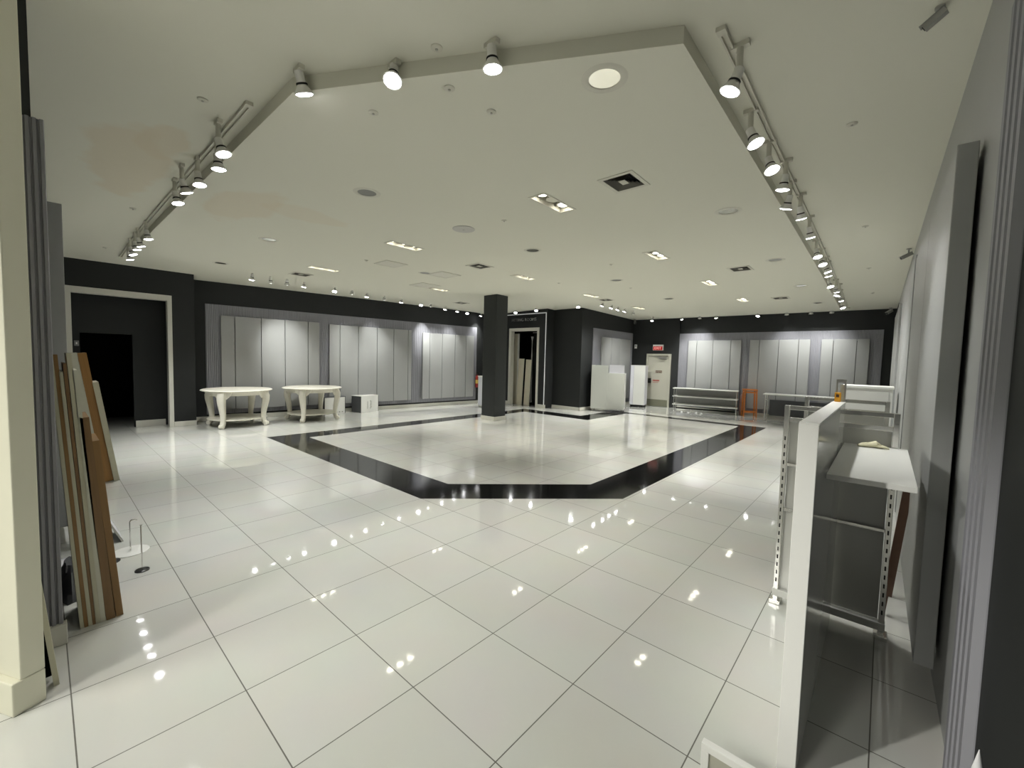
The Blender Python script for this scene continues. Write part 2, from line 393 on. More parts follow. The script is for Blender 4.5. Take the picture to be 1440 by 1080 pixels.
# ------------------------------------------------------------------ fluted backings and raised board panels
place_struct(fluted(8.42, .16, 2.90), 'trim_7', M['grey_flute'], (0, 0, 0), 0)
o = bpy.data.objects['trim_7']; o.rotation_euler.z = LROT - PI / 2
R2 = Matrix.Rotation(LROT, 3, 'Z'); p = R2 @ Vector((.002, 8.74, 0)); o.location = (LA.x + p.x, LA.y + p.y, 0)
o = fluted(5.88, .12, 2.87).build('trim_8', M['grey_flute']); o.rotation_euler.z = PI; o.location = (-.10, YB - .001, 0); struct(o)
o = fluted(3.1, .12, 2.92).build('trim_9', M['grey_flute']); o.rotation_euler.z = -PI / 2; o.location = (XBk + .001, 16.25, 0); struct(o)

def panel(root, xs, z0, z1, d0=.045, d1=.10):   # boards side by side; local x along, y out
    for a, b in zip(xs[:-1], xs[1:]):
        BX('board', M['grey_panel'], a + .007, b - .007, d0, d1, z0, z1, root, bevel=.004)
    BX('backing_rail', M['slot'], xs[0] + .03, xs[-1] - .03, .034, d0, z0 + .05, z1 - .05, root)
def wall_panel(label, loc, rz, xs, z0, z1, **k):
    t = thing('wall_panel', label, 'wall panel', loc, rz); panel(t, xs, z0, z1, **k); return t
def onleft(xs): return [-v for v in xs][::-1]
lz = LROT - PI / 2
wall_panel('raised grey panel on the left wall behind the two round cream tables', (LA.x, LA.y, 0), lz, onleft([.62, .92, 1.51, 2.08, 2.67, 2.98]), .27, 2.635)
wall_panel('middle raised grey panel on the left wall above the white cube box', (LA.x, LA.y, 0), lz, onleft([3.25, 3.56, 4.12, 4.72, 5.29, 5.81, 5.94]), .27, 2.61)
wall_panel('raised grey panel on the left wall nearest the dark column', (LA.x, LA.y, 0), lz, onleft([6.36, 6.64, 7.15, 7.70, 8.19, 8.57]), .28, 2.56)
def onback(xs): return sorted(-v for v in xs)
for lab, xs in (('raised grey panel on the back wall behind the low white three-tier rack', [-5.61, -5.30, -4.73, -4.14, -3.80]),
                ('middle raised grey panel on the back wall above the long white table', [-3.54, -3.25, -2.69, -2.14, -1.83]),
                ('raised grey panel on the back wall in the far right corner', [-1.55, -1.25, -.69, -.39])):
    wall_panel(lab, (0, YB, 0), PI, onback(xs), .25, 2.60)
wall_panel('raised grey panel above the white cash desk', (XBk, 0, 0), -PI / 2, onback([13.64, 14.36, 15.09, 15.95]), .27, 2.63)
# right wall boards: local +y of the root pointing into the room (-X), x along +Y reversed
for lab, xs, zt in (('near raised grey panel on the right wall beside the white shelf', [.07, 1.5, 3.0], 2.86),
                    ('second raised grey panel along the right wall, beyond the near one', [3.2, 4.6, 6.0], 2.95),
                    ('farthest raised grey panel on the right wall beside the white cabinet', [7.2, 8.6, 10.0], 2.9)):
    wall_panel(lab, (RX(3), 3, 0), RROT + PI / 2, xs, .16, zt, d0=.02, d1=.098)
# raised board on the front wall behind the stacked planks
t = thing('wall_panel', 'grey raised wall panel standing up behind the leaning planks', 'wall panel', (-9, 0, 0), 0)
panel(t, [0, 1.2, 2.4, 3.7], .16, 2.95, d0=.05, d1=.155)

# ------------------------------------------------------------------ TRACK LIGHTS
def rail(label, p, q, nseg=10):
    mb = MB(); a, b = Vector((*p, 0)), Vector((*q, 0)); d = (b - a).normalized(); n = Vector((-d.y, d.x, 0))
    for k in range(nseg):
        u, v = a.lerp(b, k / nseg), a.lerp(b, (k + 1) / nseg)
        u.z, v.z = zu(u.x, u.y) - .012, zu(v.x, v.y) - .012
        for off in (-.016, .016): mb.bar(u + n * off, v + n * off, .010, .024)
        u2, v2 = u.copy(), v.copy(); u2.z += .008; v2.z += .008
        mb.bar(u2, v2, .03, .008)
    root = thing('track_rail', label, 'light track', (0, 0, 0))
    mb.build('channel', M['fixture'], root)
    for w in (a, b): BX('end_cap', M['fixture'], w.x - .025, w.x + .025, w.y - .025, w.y + .025, zu(w.x, w.y) - .026, zu(w.x, w.y) - .001, root)
rail('white ceiling light track along the left edge of the dropped ceiling', (-3.72, 1.10), (-11.2, 1.09))
rail('white ceiling light track along the right edge of the dropped ceiling', (-.80, 2.60), (-.93, 15.3))
rail('white ceiling light track in front of the left grey panels', (-10.72, 2.9), (-11.6, 11.0))
rail('white ceiling light track along the back wall', (-6.2, 15.48), (-.9, 15.68))
rail('white ceiling light track beside the cash desk corner', (-6.58, 11.3), (-6.58, 14.9))
rail('white ceiling light track before the fitting room', (-10.9, 11.42), (-7.2, 11.25))

# lamp head meshes, shared: pivot at origin, pointing to -z, face at -.12
head_me = MB().lathe([(.020, .012), (.028, .01), (.029, -.055), (.033, -.06), (.033, -.066), (.030, -.068), (.040, -.085), (.055, -.108), (.060, -.114), (.060, -.122), (.054, -.122)], 20).mesh('lamp_head', M['lamp_head'], True)
collar_me = MB().lathe([(.0335, -.058), (.036, -.060), (.036, -.068), (.0335, -.070)], 18, cap=False).mesh('lamp_collar', M['slot'], True)
lens_me = MB().lathe([(.0535, -.1215), (.045, -.1265), (.025, -.1295), (.004, -.130)], 20).mesh('lamp_face', M['lens'], True)
adapter_me = MB().box(-.05, .05, -.018, .018, -.028, 0).mesh('track_adapter', M['fixture'])
stem_me = {}
def stem(h):
    k = round(h, 2)
    if k not in stem_me: stem_me[k] = MB().lathe([(.018, 0), (.019, -.01), (.019, -max(.02, k))], 14).mesh('lamp_stem', M['fixture'], True)
    return stem_me[k]
spot_data = {}
def spot_light(power, size, blend, col=(.99, 1, .96)):
    k = (power, size, blend, col)
    if k not in spot_data:
        l = bpy.data.lights.new('spot_beam', 'SPOT'); l.energy = power; l.spot_size = math.radians(size); l.spot_blend = blend; l.shadow_soft_size = .045; l.color = col
        spot_data[k] = l
    return spot_data[k]
PW = 150.
def spotlight(lens, aim, label, group, power=None, size=92, blend=.85):
    L = Vector(lens); beam = Vector(aim).normalized(); hz = math.hypot(aim[0], aim[1]); kk = min(1, .42 / max(hz, 1e-6))
    d = Vector((aim[0] * kk, aim[1] * kk, -1)).normalized(); piv = L - d * .125
    top = zu(piv.x, piv.y); piv.z = min(piv.z, top - .035)
    t = thing('track_spotlight', label, 'spotlight', (piv.x, piv.y, top), 0, group)
    link('adapter', adapter_me, t)
    h = top - piv.z - .012
    link('stem', stem(h - .028), t, loc=(0, 0, -.028))
    hd = link('lamp_head', head_me, t, loc=(0, 0, piv.z - top))
    hd.rotation_euler = Vector((0, 0, -1)).rotation_difference(d).to_euler()
    link('collar', collar_me, hd); link('lamp_face', lens_me, hd)
    lo = bpy.data.objects.new('spot_beam', spot_light(power or PW, size, blend)); COL.objects.link(lo); lo.parent = t; lo.location = Vector((0, 0, piv.z - top)) + d * .135; lo.rotation_euler = Vector((0, 0, -1)).rotation_difference(beam).to_euler()
    return t

FR = [((-3.026, 1.23, 3.47), (-.18, .42, -1)), ((-2.439, 1.53, 3.47), (.42, -.40, -1)), ((-1.864, 1.85, 3.46), (.02, .08, -1))]
for i, (l, a) in enumerate(FR):
    spotlight(l, a, ['lit white spotlight at the left end of the front ceiling edge', 'lit white spotlight in the middle of the front ceiling edge, face turned outward',
                     'lit white spotlight at the right of the front ceiling edge'][i], 'spotlights along the front ceiling edge', power=22)
LT = [(-4.172, 1.05, 3.35), (-4.543, 1.104, 3.35), (-5.118, 1.083, 3.35), (-5.477, 1.049, 3.35), (-5.942, 1.058, 3.35), (-8.206, 1.105, 3.35), (-8.841, 1.099, 3.344), (-9.151, 1.088, 3.339), (-9.637, 1.094, 3.329), (-10.118, 1.107, 3.314)]
LTA = [(.25, .25, -1), (.0, .1, -1), (.15, .1, -1), (-.1, .35, -1), (.15, .2, -1), (.0, .2, -1), (-.1, .3, -1), (-.1, .2, -1), (.1, .3, -1), (-.1, .2, -1)]
for i, l in enumerate(LT):
    spotlight(l, LTA[i], ORD[i] + ' lit white spotlight along the left ceiling track, counted from the camera', 'spotlights on the left track', power=(75 if i < 5 else 130))
RT = [(-.79, 2.769, 3.35), (-.805, 3.527, 3.35), (-.80, 4.082, 3.35), (-.808, 4.593, 3.35), (-.869, 5.16, 3.35), (-.791, 5.605, 3.35), (-.801, 6.472, 3.347), (-.843, 7.642, 3.342), (-.835, 8.231, 3.337), (-.824, 8.878, 3.332), (-.85, 9.275, 3.328), (-.91, 10.42, 3.315), (-.862, 11.122, 3.305), (-.898, 11.646, 3.297), (-.874, 12.499, 3.283), (-.914, 13.747, 3.258)]
RTA = [(-.35, -.15, -1), (.42, -.10, -1), (.42, -.32, -1), (-.15, .1, -1), (-.3, .25, -1), (.1, .35, -1), (.15, .3, -1), (.25, -.2, -1), (.3, -.25, -1), (.35, .1, -1), (.2, .2, -1), (.3, -.2, -1), (.2, .3, -1), (-.3, -.1, -1), (.2, .2, -1), (.3, -.15, -1)]
for i, l in enumerate(RT):
    spotlight(l, RTA[i], ORD[i] + ' lit white spotlight along the right ceiling track, counted from the camera', 'spotlights on the right track', power=(70 if i in (1, 2) else 28 if i < 6 else 85), size=(64 if i in (1, 2) else 92))
def behind_edge(lens, k):                         # same sight line, farther out, past the edge of the dropped ceiling
    return (lens[0] * k, lens[1] * k, 1.7336 + (lens[2] - 1.7336) * k)
LF = [(-10.424, 3.104, 3.303), (-10.441, 3.495, 3.302), (-10.408, 3.825, 3.304), (-10.404, 4.191, 3.304), (-10.416, 4.942, 3.303), (-10.421, 5.405, 3.303), (-10.558, 5.892, 3.297), (-10.58, 6.438, 3.294), (-10.67, 7.042, 3.288), (-10.495, 7.617, 3.292), (-10.466, 7.947, 3.291), (-10.616, 8.627, 3.279), (-10.548, 9.087, 3.278), (-10.692, 9.654, 3.266), (-10.635, 10.234, 3.262)]
LFA = {1: (-1.05, .55, -1), 2: (-1.05, .35, -1), 5: (-.85, .3, -1), 7: (-.85, .15, -1), 10: (-.72, .2, -1), 9: (.35, -.3, -1), 4: (.35, -.3, -1), 13: (.3, -.3, -1)}
for i, l in enumerate(LF):
    k = (10.72 + (.88 * (l[1] - 3) / 8)) / -l[0]
    spotlight(behind_edge(l, k), LFA.get(i, (-.15, -.1, -1)), ORD[i] + ' small lit spotlight along the left wall, counted from the round tables',
              'spotlights before the left panels', power={1: 150, 2: 170, 5: 120, 7: 110, 10: 190}.get(i, 140), size=44 if i in (1, 2, 5, 7, 10) else 78, blend=1.)
BK = [(-6.152, 14.147, 3.25), (-5.205, 14.353, 3.245), (-4.599, 14.247, 3.247), (-4.105, 14.254, 3.247), (-2.906, 14.083, 3.251), (-2.2, 14.171, 3.249), (-1.635, 14.227, 3.248), (-1.187, 14.348, 3.245)]
BKA = [(0, -.1, -1), (.0, .15, -1), (-.3, .6, -1), (0, .15, -1), (-.3, -.5, -1), (.0, .5, -1), (0, .5, -1), (.0, .5, -1)]
for i, l in enumerate(BK):
    spotlight(behind_edge(l, 15.6 / l[1]), BKA[i], ORD[i] + ' small lit spotlight along the back wall, counted from the exit door', 'spotlights before the back panels', power=(135 if i < 4 else 85), size=88, blend=1.)
BS = [(-6.093, 10.588, 3.313), (-6.072, 11.071, 3.306), (-6.153, 11.617, 3.297), (-6.186, 12.13, 3.289), (-6.233, 12.885, 3.275)]
for i, l in enumerate(BS):
    spotlight(behind_edge(l, 6.6 / -l[0]), (-.5, -.25, -1) if i < 4 else (-.25, .55, -1), ORD[i] + ' small lit spotlight over the cash desk corner, counted from the camera', 'spotlights by the cash desk', power=(100 if i < 4 else 210))
FT = [(-6.801, 10.466, 3.314), (-8.479, 10.616, 3.31), (-9.327, 10.58, 3.299)]
for i, l in enumerate(FT):
    spotlight(behind_edge(l, 11.36 / l[1]), (.3, -.4, -1), ['lit spotlight above the dark block corner', 'lit spotlight above the right of the fitting room doorway', 'lit spotlight above the left of the fitting room doorway'][i],
              'spotlights before the fitting room', power=120)

# ------------------------------------------------------------------ recessed three-lamp fittings
tri_frame = MB()
for a, b, c, d in ((-.115, .115, -.31, -.285), (-.115, .115, .285, .31), (-.115, -.09, -.285, .285), (.09, .115, -.285, .285)): tri_frame.box(a, b, c, d, -.006, .002)
tri_frame = tri_frame.mesh('frame', M['fixture'])
tri_tray = MB()
tri_tray.box(-.096, .096, -.296, .296, .168, .172)
for a, b, c, d in ((-.098, -.094, -.294, .294), (.094, .098, -.294, .294), (-.096, .096, -.294, -.290), (-.096, .096, .290, .294)): tri_tray.box(a, b, c, d, 0, .17)
for yb in (-.1, .1): tri_tray.box(-.094, .094, yb - .003, yb + .003, .07, .17)
tri_tray = tri_tray.mesh('tray', M['fixture'])
tri_lamp = MB().lathe([(.05, .165), (.055, .10), (.078, .045), (.078, .04), (.072, .04)], 18).mesh('lamp', M['fixture'], True)
tri_face = MB().lathe([(.060, .041), (.045, .033), (.01, .029)], 18).mesh('lamp_face', M['bulb_warm'], True)
tri_dead = MB().lathe([(.070, .041), (.03, .075), (.012, .08)], 18).mesh('lamp_cup', M['reflector'], True)
ROW = {0: 'in the row nearest the right wall', 1: 'in the middle row', 2: 'in the row nearest the left wall'}
cnt = {}
for x, y in TRI:
    r = 0 if x > -4 else (1 if x > -7 else 2); cnt[r] = cnt.get(r, 0) + 1
    t = thing('recessed_downlight', f'{ORD[cnt[r]-1]} recessed rectangular three-lamp ceiling light {ROW[r]}, from the camera', 'ceiling light', (x, y, zd(x, y)), 0, 'rectangular recessed ceiling lights')
    link('frame', tri_frame, t); link('tray', tri_tray, t)
    dead = 1 if (x, y) == TRI[0] else (0 if cnt[r] % 2 == 0 else None)
    for k, yy in enumerate((-.2, 0, .2)):
        lp = link('lamp', tri_lamp, t, loc=(0, yy, 0))
        if k == dead: link('lamp_cup', tri_dead, lp)
        else:
            link('lamp_face', tri_face, lp)
    lo = bpy.data.objects.new('downlight_beam', spot_light(170 if y < 5 else 430, 70, 1., (1, .975, .90))); COL.objects.link(lo); lo.parent = t; lo.location = (0, .0, .005)
# ------------------------------------------------------------------ round recessed cans
can_ring = MB().lathe([(.098, .0), (.100, -.004), (.118, -.006), (.132, -.004), (.146, 0)], 32, cap=False).mesh('trim_ring', M['fixture'], True)
can_cone = MB().lathe([(.099, 0), (.098, .03), (.09, .08), (.07, .14), (.045, .17)], 32).mesh('reflector', M['reflector'], True)
can_dark = MB().lathe([(.099, 0), (.098, .03), (.09, .08), (.07, .14), (.045, .17)], 32).mesh('reflector', mat('dull_reflector', (.22, .22, .20), .3, metal=1), True)
can_bulb = MB().lathe([(.016, .168), (.022, .13), (.036, .10), (.030, .075), (.012, .066)], 16).mesh('bulb', M['white'], True)
pos = ['beside the front ceiling edge', 'in the open ceiling near the left track', 'farther along the left track', 'near the stockroom opening', 'second from the camera along the right track',
       'right of the flat speaker disc', 'between the two ceiling hatches and the left wall', 'third from the camera along the right track', 'above the centre back of the bordered floor',
       'fourth from the camera along the right track', 'nearest the cash desk', 'farthest along the right track']
for (x, y), pw in zip(CAN, pos):
    t = thing('recessed_can', f'round recessed can light {pw}', 'ceiling light', (x, y, zd(x, y)), 0, 'round recessed can lights')
    link('trim_ring', can_ring, t); link('reflector', can_dark if x < -4 and -8 < x and y > 2.43 and y != 2.452 else can_cone, t); link('bulb', can_bulb, t)
# ------------------------------------------------------------------ vents
vf = MB()
for a, b, c, d in ((-.185, .185, -.205, -.165), (-.185, .185, .165, .205), (-.185, -.145, -.165, .165), (.145, .185, -.165, .165)): vf.box(a, b, c, d, -.008, .001)
vf = vf.mesh('frame', M['fixture'])
def louver(hx, hy, z):
    mb = MB(); r = []
    for e, zz in ((0, z), (.022, z + .03)):
        r.append([Vector((sx * (hx - e), sy * (hy - e), zz)) for sx, sy in ((-1, -1), (1, -1), (1, 1), (-1, 1))])
    return mb.loft(r, cap=False).mesh('louver', M['vent'])
lv = [louver(.145, .165, -.004), louver(.115, .135, -.003), louver(.085, .105, -.003), louver(.055, .075, -.003)]
vplate = MB().box(-.035, .035, -.05, .05, -.004, .0).mesh('centre_plate', M['fixture'])
vbox = MB()
vbox.box(-.17, .17, -.19, .19, .075, .08)
for a, b, c, d in ((-.17, -.165, -.19, .19), (.165, .17, -.19, .19), (-.17, .17, -.19, -.185), (-.17, .17, .185, .19)): vbox.box(a, b, c, d, 0.001, .08)
vbox = vbox.mesh('throat', M['vent_dark'])
vl = ['large square louvred air vent nearest the camera, right of the three-lamp fitting', 'square louvred air vent in front of the dark column', 'square louvred air vent above the round tables',
      'square louvred air vent second from the camera near the right track', 'square louvred air vent over the far end of the left wall', 'square louvred air vent before the cash desk corner', 'square louvred air vent near the back of the right track']
for (x, y), lab in zip(VENT, vl):
    t = thing('air_vent', lab, 'air vent', (x, y, zd(x, y)), 0, 'square ceiling vents')
    link('frame', vf, t); link('throat', vbox, t); link('centre_plate', vplate, t)
    for m in lv: link('louver', m, t)
# ------------------------------------------------------------------ hatches, speaker disc, detectors
for (x, y, w, lab) in ((-7.3, 4.58, .46, 'square ceiling access hatch behind the rectangular light, nearest the camera'), (-7.26, 5.86, .52, 'square ceiling access hatch in the middle, before the dark vent'), (-8.7, 6.43, .56, 'square ceiling access hatch farthest from the camera')):
    t = thing('access_hatch', lab, 'hatch', (x, y, zd(x, y)), 0, 'ceiling access hatches')
    BX('hatch_panel', M['fixture'], -w / 2 + .012, w / 2 - .012, -w / 2 + .012, w / 2 - .012, -.006, .001, t)
    fr = MB()
    for a, b, c, d in ((-1, 1, -1, -.94), (-1, 1, .94, 1), (-1, -.94, -.94, .94), (.94, 1, -.94, .94)): fr.box(a * w / 2, b * w / 2, c * w / 2, d * w / 2, -.009, .001)
    fr.build('hatch_frame', M['fixture'], t)
t = thing('ceiling_speaker', 'flat round white speaker disc in the ceiling', 'speaker', (-4.49, 3.958, zd(-4.49, 3.958)))
MB().lathe([(.155, .001), (.155, -.006), (.148, -.010), (.12, -.011), (.01, -.011)], 36).build('grille', mat('speaker_grille', (.5, .49, .46), .6), t, smooth=True)
MB().box(-.012, .012, -.006, .006, -.016, -.010).build('badge', M['steel'], t)
det = MB().lathe([(.036, .001), (.036, -.005), (.030, -.009), (.010, -.011)], 20).mesh('detector_body', M['fixture'], True)
det_in = MB().lathe([(.009, -.010), (.009, -.017), (.004, -.019)], 10).mesh('detector_tip', M['steel'], True)
DL = [(-3.95, .863, 0, 'small round detector left of the front spotlights'), (-7.661, .879, 0, 'small round detector beyond the brown ceiling stain'), (-10.7, .834, 0, 'small round detector before the stockroom opening'),
      (-.307, 4.228, 0, 'nearest small round detector right of the right track'), (-.313, 7.321, 0, 'second small round detector right of the right track'), (-.343, 10.254, 0, 'third small round detector right of the right track'), (-.344, 13.3, 0, 'farthest small round detector right of the right track'),
      (-2.162, 1.66, 0, 'small white sprinkler head above the front edge band'), (-2.926, 1.679, 1, 'small sprinkler head under the left front corner'), (-2.274, 1.856, 1, 'small sprinkler head below the front edge band'),
      (-2.243, 2.222, 1, 'small hook-like sprinkler head below the right front spotlight'), (-7.421, 4.129, 1, 'small sensor beside the nearest ceiling hatch'), (-3.795, 4.036, 1, 'small sensor right of the round speaker disc'),
      (-3.874, 7.026, 1, 'small sensor left of the second right-row fitting'), (-5.732, 7.985, 1, 'small sensor above the dark column'), (-4.647, 9.397, 1, 'small sensor over the far centre of the ceiling')]
for x, y, dr, lab in DL:
    z = zd(x, y) if dr else zu(x, y)
    t = thing('ceiling_detector', lab, 'detector', (x, y, z), 0, 'small ceiling detectors')
    link('body', det, t); link('tip', det_in, t)
# security cameras
def cctv(x, y, z, yaw, lab, s=1., drop=.07):
    t = thing('security_camera', lab, 'camera', (x, y, z), yaw)
    MB().lathe([(.04 * s, 0), (.04 * s, -.012), (.015 * s, -.016), (.013 * s, -drop), (.02 * s, -drop - .01)], 16).build('bracket', M['cctv'], t, smooth=True)
    b = MB(); m = Matrix.Translation((0, 0, -drop - .03 * s)) @ Matrix.Rotation(-.5, 4, 'X')
    b.box(-.035 * s, .035 * s, -.06 * s, .13 * s, -.032 * s, .032 * s, m); b.box(-.042 * s, .042 * s, -.07 * s, .15 * s, .032 * s, .038 * s, m); b.build('housing', M['cctv'], t, bevel=.006 * s)
    MB().lathe([(.026 * s, .13 * s), (.026 * s, .136 * s), (.012 * s, .134 * s)], 16, m=m @ Matrix.Rotation(-PI / 2, 4, 'X')).build('camera_lens', M['black_plastic'], t, smooth=True)
cctv(.16, 9.0, zu(.16, 9), 2.0, 'grey security camera where the right wall meets the ceiling', .8)
cctv(.10, 3.16, zu(.1, 3.1), 1.3, 'grey security camera at the top right, nearest the viewer', .5, .03)
cctv(-7.72, 16.1, zu(-7.7, 16.1), -2.6, 'small security camera in the far corner above the exit door')
cctv(.0, 16.15, zu(0, 16.1), 2.5, 'small security camera in the far right corner')

# ------------------------------------------------------------------ ROUND TABLES
TABLE = {}
def table_meshes():
    top = MB().lathe([(.60, .822), (.70, .826), (.722, .835), (.725, .845), (.712, .856), (.690, .862), (.660, .862), (.655, .858), (.02, .858)], 56)
    TABLE['table_top'] = top.mesh('table_top', M['cream'], True)
    ap = MB(); rings = []
    for r, z in ((.60, .735), (.61, .74), (.61, .822), (.575, .822), (.575, .735)):
        rings.append([Vector((r * math.cos(2 * PI * i / 48), r * math.sin(2 * PI * i / 48), z)) for i in range(48)])
    ap.loft(rings + [rings[0]], cap=False); TABLE['apron'] = ap.mesh('apron', M['cream'], True)
    TABLE['shelf'] = MB().lathe([(.56, .165), (.60, .168), (.612, .178), (.605, .190), (.58, .194), (.02, .192)], 48).mesh('shelf', M['cream_shelf'], True)
    leg = MB()                                    # cabriole leg along +x
    prof = [(.585, .825, .060, .075), (.620, .77, .072, .085), (.645, .70, .072, .084), (.645, .62, .068, .078), (.625, .50, .060, .068), (.602, .38, .054, .060), (.588, .27, .049, .053), (.584, .19, .048, .050), (.590, .13, .049, .050), (.606, .085, .050, .052), (.63, .062, .046, .050), (.65, .060, .034, .044)]
    rings = []
    for i, (r, z, hx, hy) in enumerate(prof):
        a = prof[max(i - 1, 0)]; b = prof[min(i + 1, len(prof) - 1)]
        d = Vector((b[0] - a[0], 0, b[1] - a[1])).normalized(); n = Vector((-d.z, 0, d.x))
        ring = []
        for k in range(12):
            an = 2 * PI * k / 12; c, s_ = math.cos(an), math.sin(an)
            c = math.copysign(abs(c) ** .6, c); s_ = math.copysign(abs(s_) ** .6, s_)
            ring.append(Vector((r, 0, z)) + n * (hx * c) + Vector((0, hy * s_, 0)))
        rings.append(ring)
    leg.loft(rings); TABLE['leg'] = leg.mesh('leg', M['cream'], True)
    foot = MB()                                   # scroll of the foot
    rings = []
    for yy, rr in ((-.052, .035), (-.045, .050), (.045, .050), (.052, .035)):
        rings.append([Vector((.645 + rr * math.cos(2 * PI * k / 16), yy, .050 + rr * math.sin(2 * PI * k / 16))) for k in range(16)])
    foot.loft(rings); foot.lathe([(.022, .052), (.022, .060), (.008, .062)], 10, (0, 0, 0), m=Matrix.Translation((.645, 0, .050)) @ Matrix.Rotation(PI / 2, 4, 'X'))
    foot.lathe([(.022, .052), (.022, .060), (.008, .062)], 10, (0, 0, 0), m=Matrix.Translation((.645, 0, .050)) @ Matrix.Rotation(-PI / 2, 4, 'X'))
    TABLE['scroll_foot'] = foot.mesh('scroll_foot', M['cream'], True)
    ear = MB()                                    # carved brackets either side of the knee
    for sgn in (-1, 1):
        pts = [(.0, .825), (.0, .70), (.03, .66), (.055, .69), (.075, .70), (.095, .73), (.12, .735), (.15, .825)]
        ear.loft([[Vector((.575, sgn * (.05 + a), z)) for a, z in pts], [Vector((.625, sgn * (.05 + a), z)) for a, z in pts]])
    TABLE['knee_bracket'] = ear.mesh('knee_bracket', M['cream'])
table_meshes()
for (x, y), lab in (((-11.5, 3.10), 'round cream table with curved cabriole legs, nearest the stockroom opening'), ((-11.38, 4.80), 'round cream table with curved cabriole legs beside the white cartons')):
    t = thing('round_table', lab, 'table', (x, y, 0), .03, 'round cream display tables')
    for k in ('table_top', 'apron', 'shelf'): link(k, TABLE[k], t)
    for q in range(4):
        lg = link('leg', TABLE['leg'], t); lg.rotation_euler.z = PI / 4 + q * PI / 2
        link('scroll_foot', TABLE['scroll_foot'], lg); link('knee_bracket', TABLE['knee_bracket'], lg)

# ------------------------------------------------------------------ cartons
def carton(name, lab, loc, rz, w, d, h, rim):
    t = thing(name, lab, 'box', loc, rz)          # local x: along the white front (front at y=0, body to +y)
    BX('body', M['slate'], .004, w - .004, .012, d, .003, h - .012, t)
    BX('front_panel', M['white'], 0, w, 0, .012, .0, h - .01, t, bevel=.003)
    BX('lid', M['slate'] if rim else M['white'], -.003, w + .003, -.002, d + .004, h - .018, h, t, bevel=.003)
    BX('side_edge', M['black_plastic'], w, w + .014, .0, d, 0, h, t)
    g = MB()
    if not rim:                                   # upright printed lettering, too small to read
        x = w * .56; z = h * .22
        for k, (a, b) in enumerate(((.0, .06), (.02, .045), (.01, .05), (.0, .055), (.015, .05), (.0, .05))):
            zz = h * .70 - k * h * .085
            g.box(x - .03 + a, x - .018 + a, -.004, 0, zz - .028, zz); g.box(x - .03 + a, x - .03 + a + b, -.004, 0, zz - .004, zz); 
            if k % 2 == 0: g.box(x - .03 + a, x - .03 + a + b, -.004, 0, zz - .028, zz - .024)
        g.box(w * .36, w * .37, -.004, 0, h * .22, h * .66)
    else:
        for k in range(3): g.box(w * .55 + k * .09, w * .55 + k * .09 + .035, -.004, 0, h * .08, h * .13)
    g.build('printing', M['ink'], t)
carton('carton', 'white cube box with dark grey side and upright lettering, right of the tables', (-11.657, 6.35, 0), math.atan2(.653, -.146), .66, .42, .51, False)
carton('carton', 'white box with dark lid half hidden behind the second round table', (-11.93, 5.38, 0), math.atan2(.62, -.04), .62, .4, .50, True)

# ------------------------------------------------------------------ STOCKROOM light switch
t = thing('light_switch', 'small grey light switch beside the black stockroom doorway', 'switch', (XR + .001, .50, 1.83))
BX('plate', M['switch'], 0, .01, -.035, .035, -.055, .055, t, bevel=.003); BX('toggle', M['white'], .01, .018, -.01, .01, -.02, .02, t)

# ------------------------------------------------------------------ FITTING ROOM contents
t = thing('wall_sign', 'dark fitting rooms lettering sign above the white doorway', 'sign', (-10.15, YF - .002, 3.20))
def text(body, size, m, parent, loc, rot, ext=.004, spacing=1.0, name='lettering', align='CENTER'):
    c = bpy.data.curves.new(name, 'FONT'); c.body = body; c.size = size; c.extrude = ext; c.align_x = align; c.align_y = 'CENTER'; c.space_character = spacing
    c.materials.append(m); tmp = bpy.data.objects.new('tmp', c); COL.objects.link(tmp)
    dg = bpy.context.evaluated_depsgraph_get(); me = bpy.data.meshes.new_from_object(tmp.evaluated_get(dg)); bpy.data.objects.remove(tmp)
    o = link(name, me, parent); o.location = loc; o.rotation_euler = rot; return o
text('FITTING ROOMS', .15, M['letter'], t, (0, -.012, 0), (PI / 2, 0, 0), .008, 1.08)
tp = thing('partition', 'beige partition standing inside the fitting room doorway', 'partition', (-10.86, 12.32, 0))
BX('panel', M['beige'], -.60, .16, 0, .06, 0, 2.72, tp, bevel=.004); BX('edge_strip', M['white'], .16, .19, -.01, .07, 0, 2.72, tp)
for x, h, r, lab in ((-10.50, 1.76, .02, 'tall grey board leaning inside the fitting room, on the left'), (-10.13, 1.73, .02, 'grey board leaning inside the fitting room, in the middle')):
    t = thing('leaning_board', lab, 'board', (x, 12.24, 0), 0); t.rotation_euler = (-.03, r, 0)
    BX('board', M['beige'], -.14, .12, 0, .02, 0, h, t); BX('edging', M['white_edge'], .12, .132, -.002, .022, 0, h, t)
t = thing('curtain', 'long black curtain hanging in the right of the fitting room doorway', 'curtain', (-9.80, 12.42, 0))
mb = MB(); n = 28
mb.loft([[Vector((-.20 + .44 * i / n, .03 * math.sin(i * 1.7) + .012 * math.sin(i * .6 + z), z)) for i in range(n + 1)] for z in (.05, .8, 1.6, 2.74)], cap=False, close=False)
mb.build('cloth', M['fabric_black'], t, smooth=True)
MB().tube([(-.24, 0, 2.75), (.3, 0, 2.75)], .012).build('rail', M['steel'], t)
mb = MB(); mb.lathe([(.055, 2.60), (.02, 2.45), (.012, 2.2), (.028, 1.9), (.03, 1.2), (.035, .1)], 10, (-.23, -.04, 0)); mb.build('tie_end', M['grey_panel'], t, smooth=True)

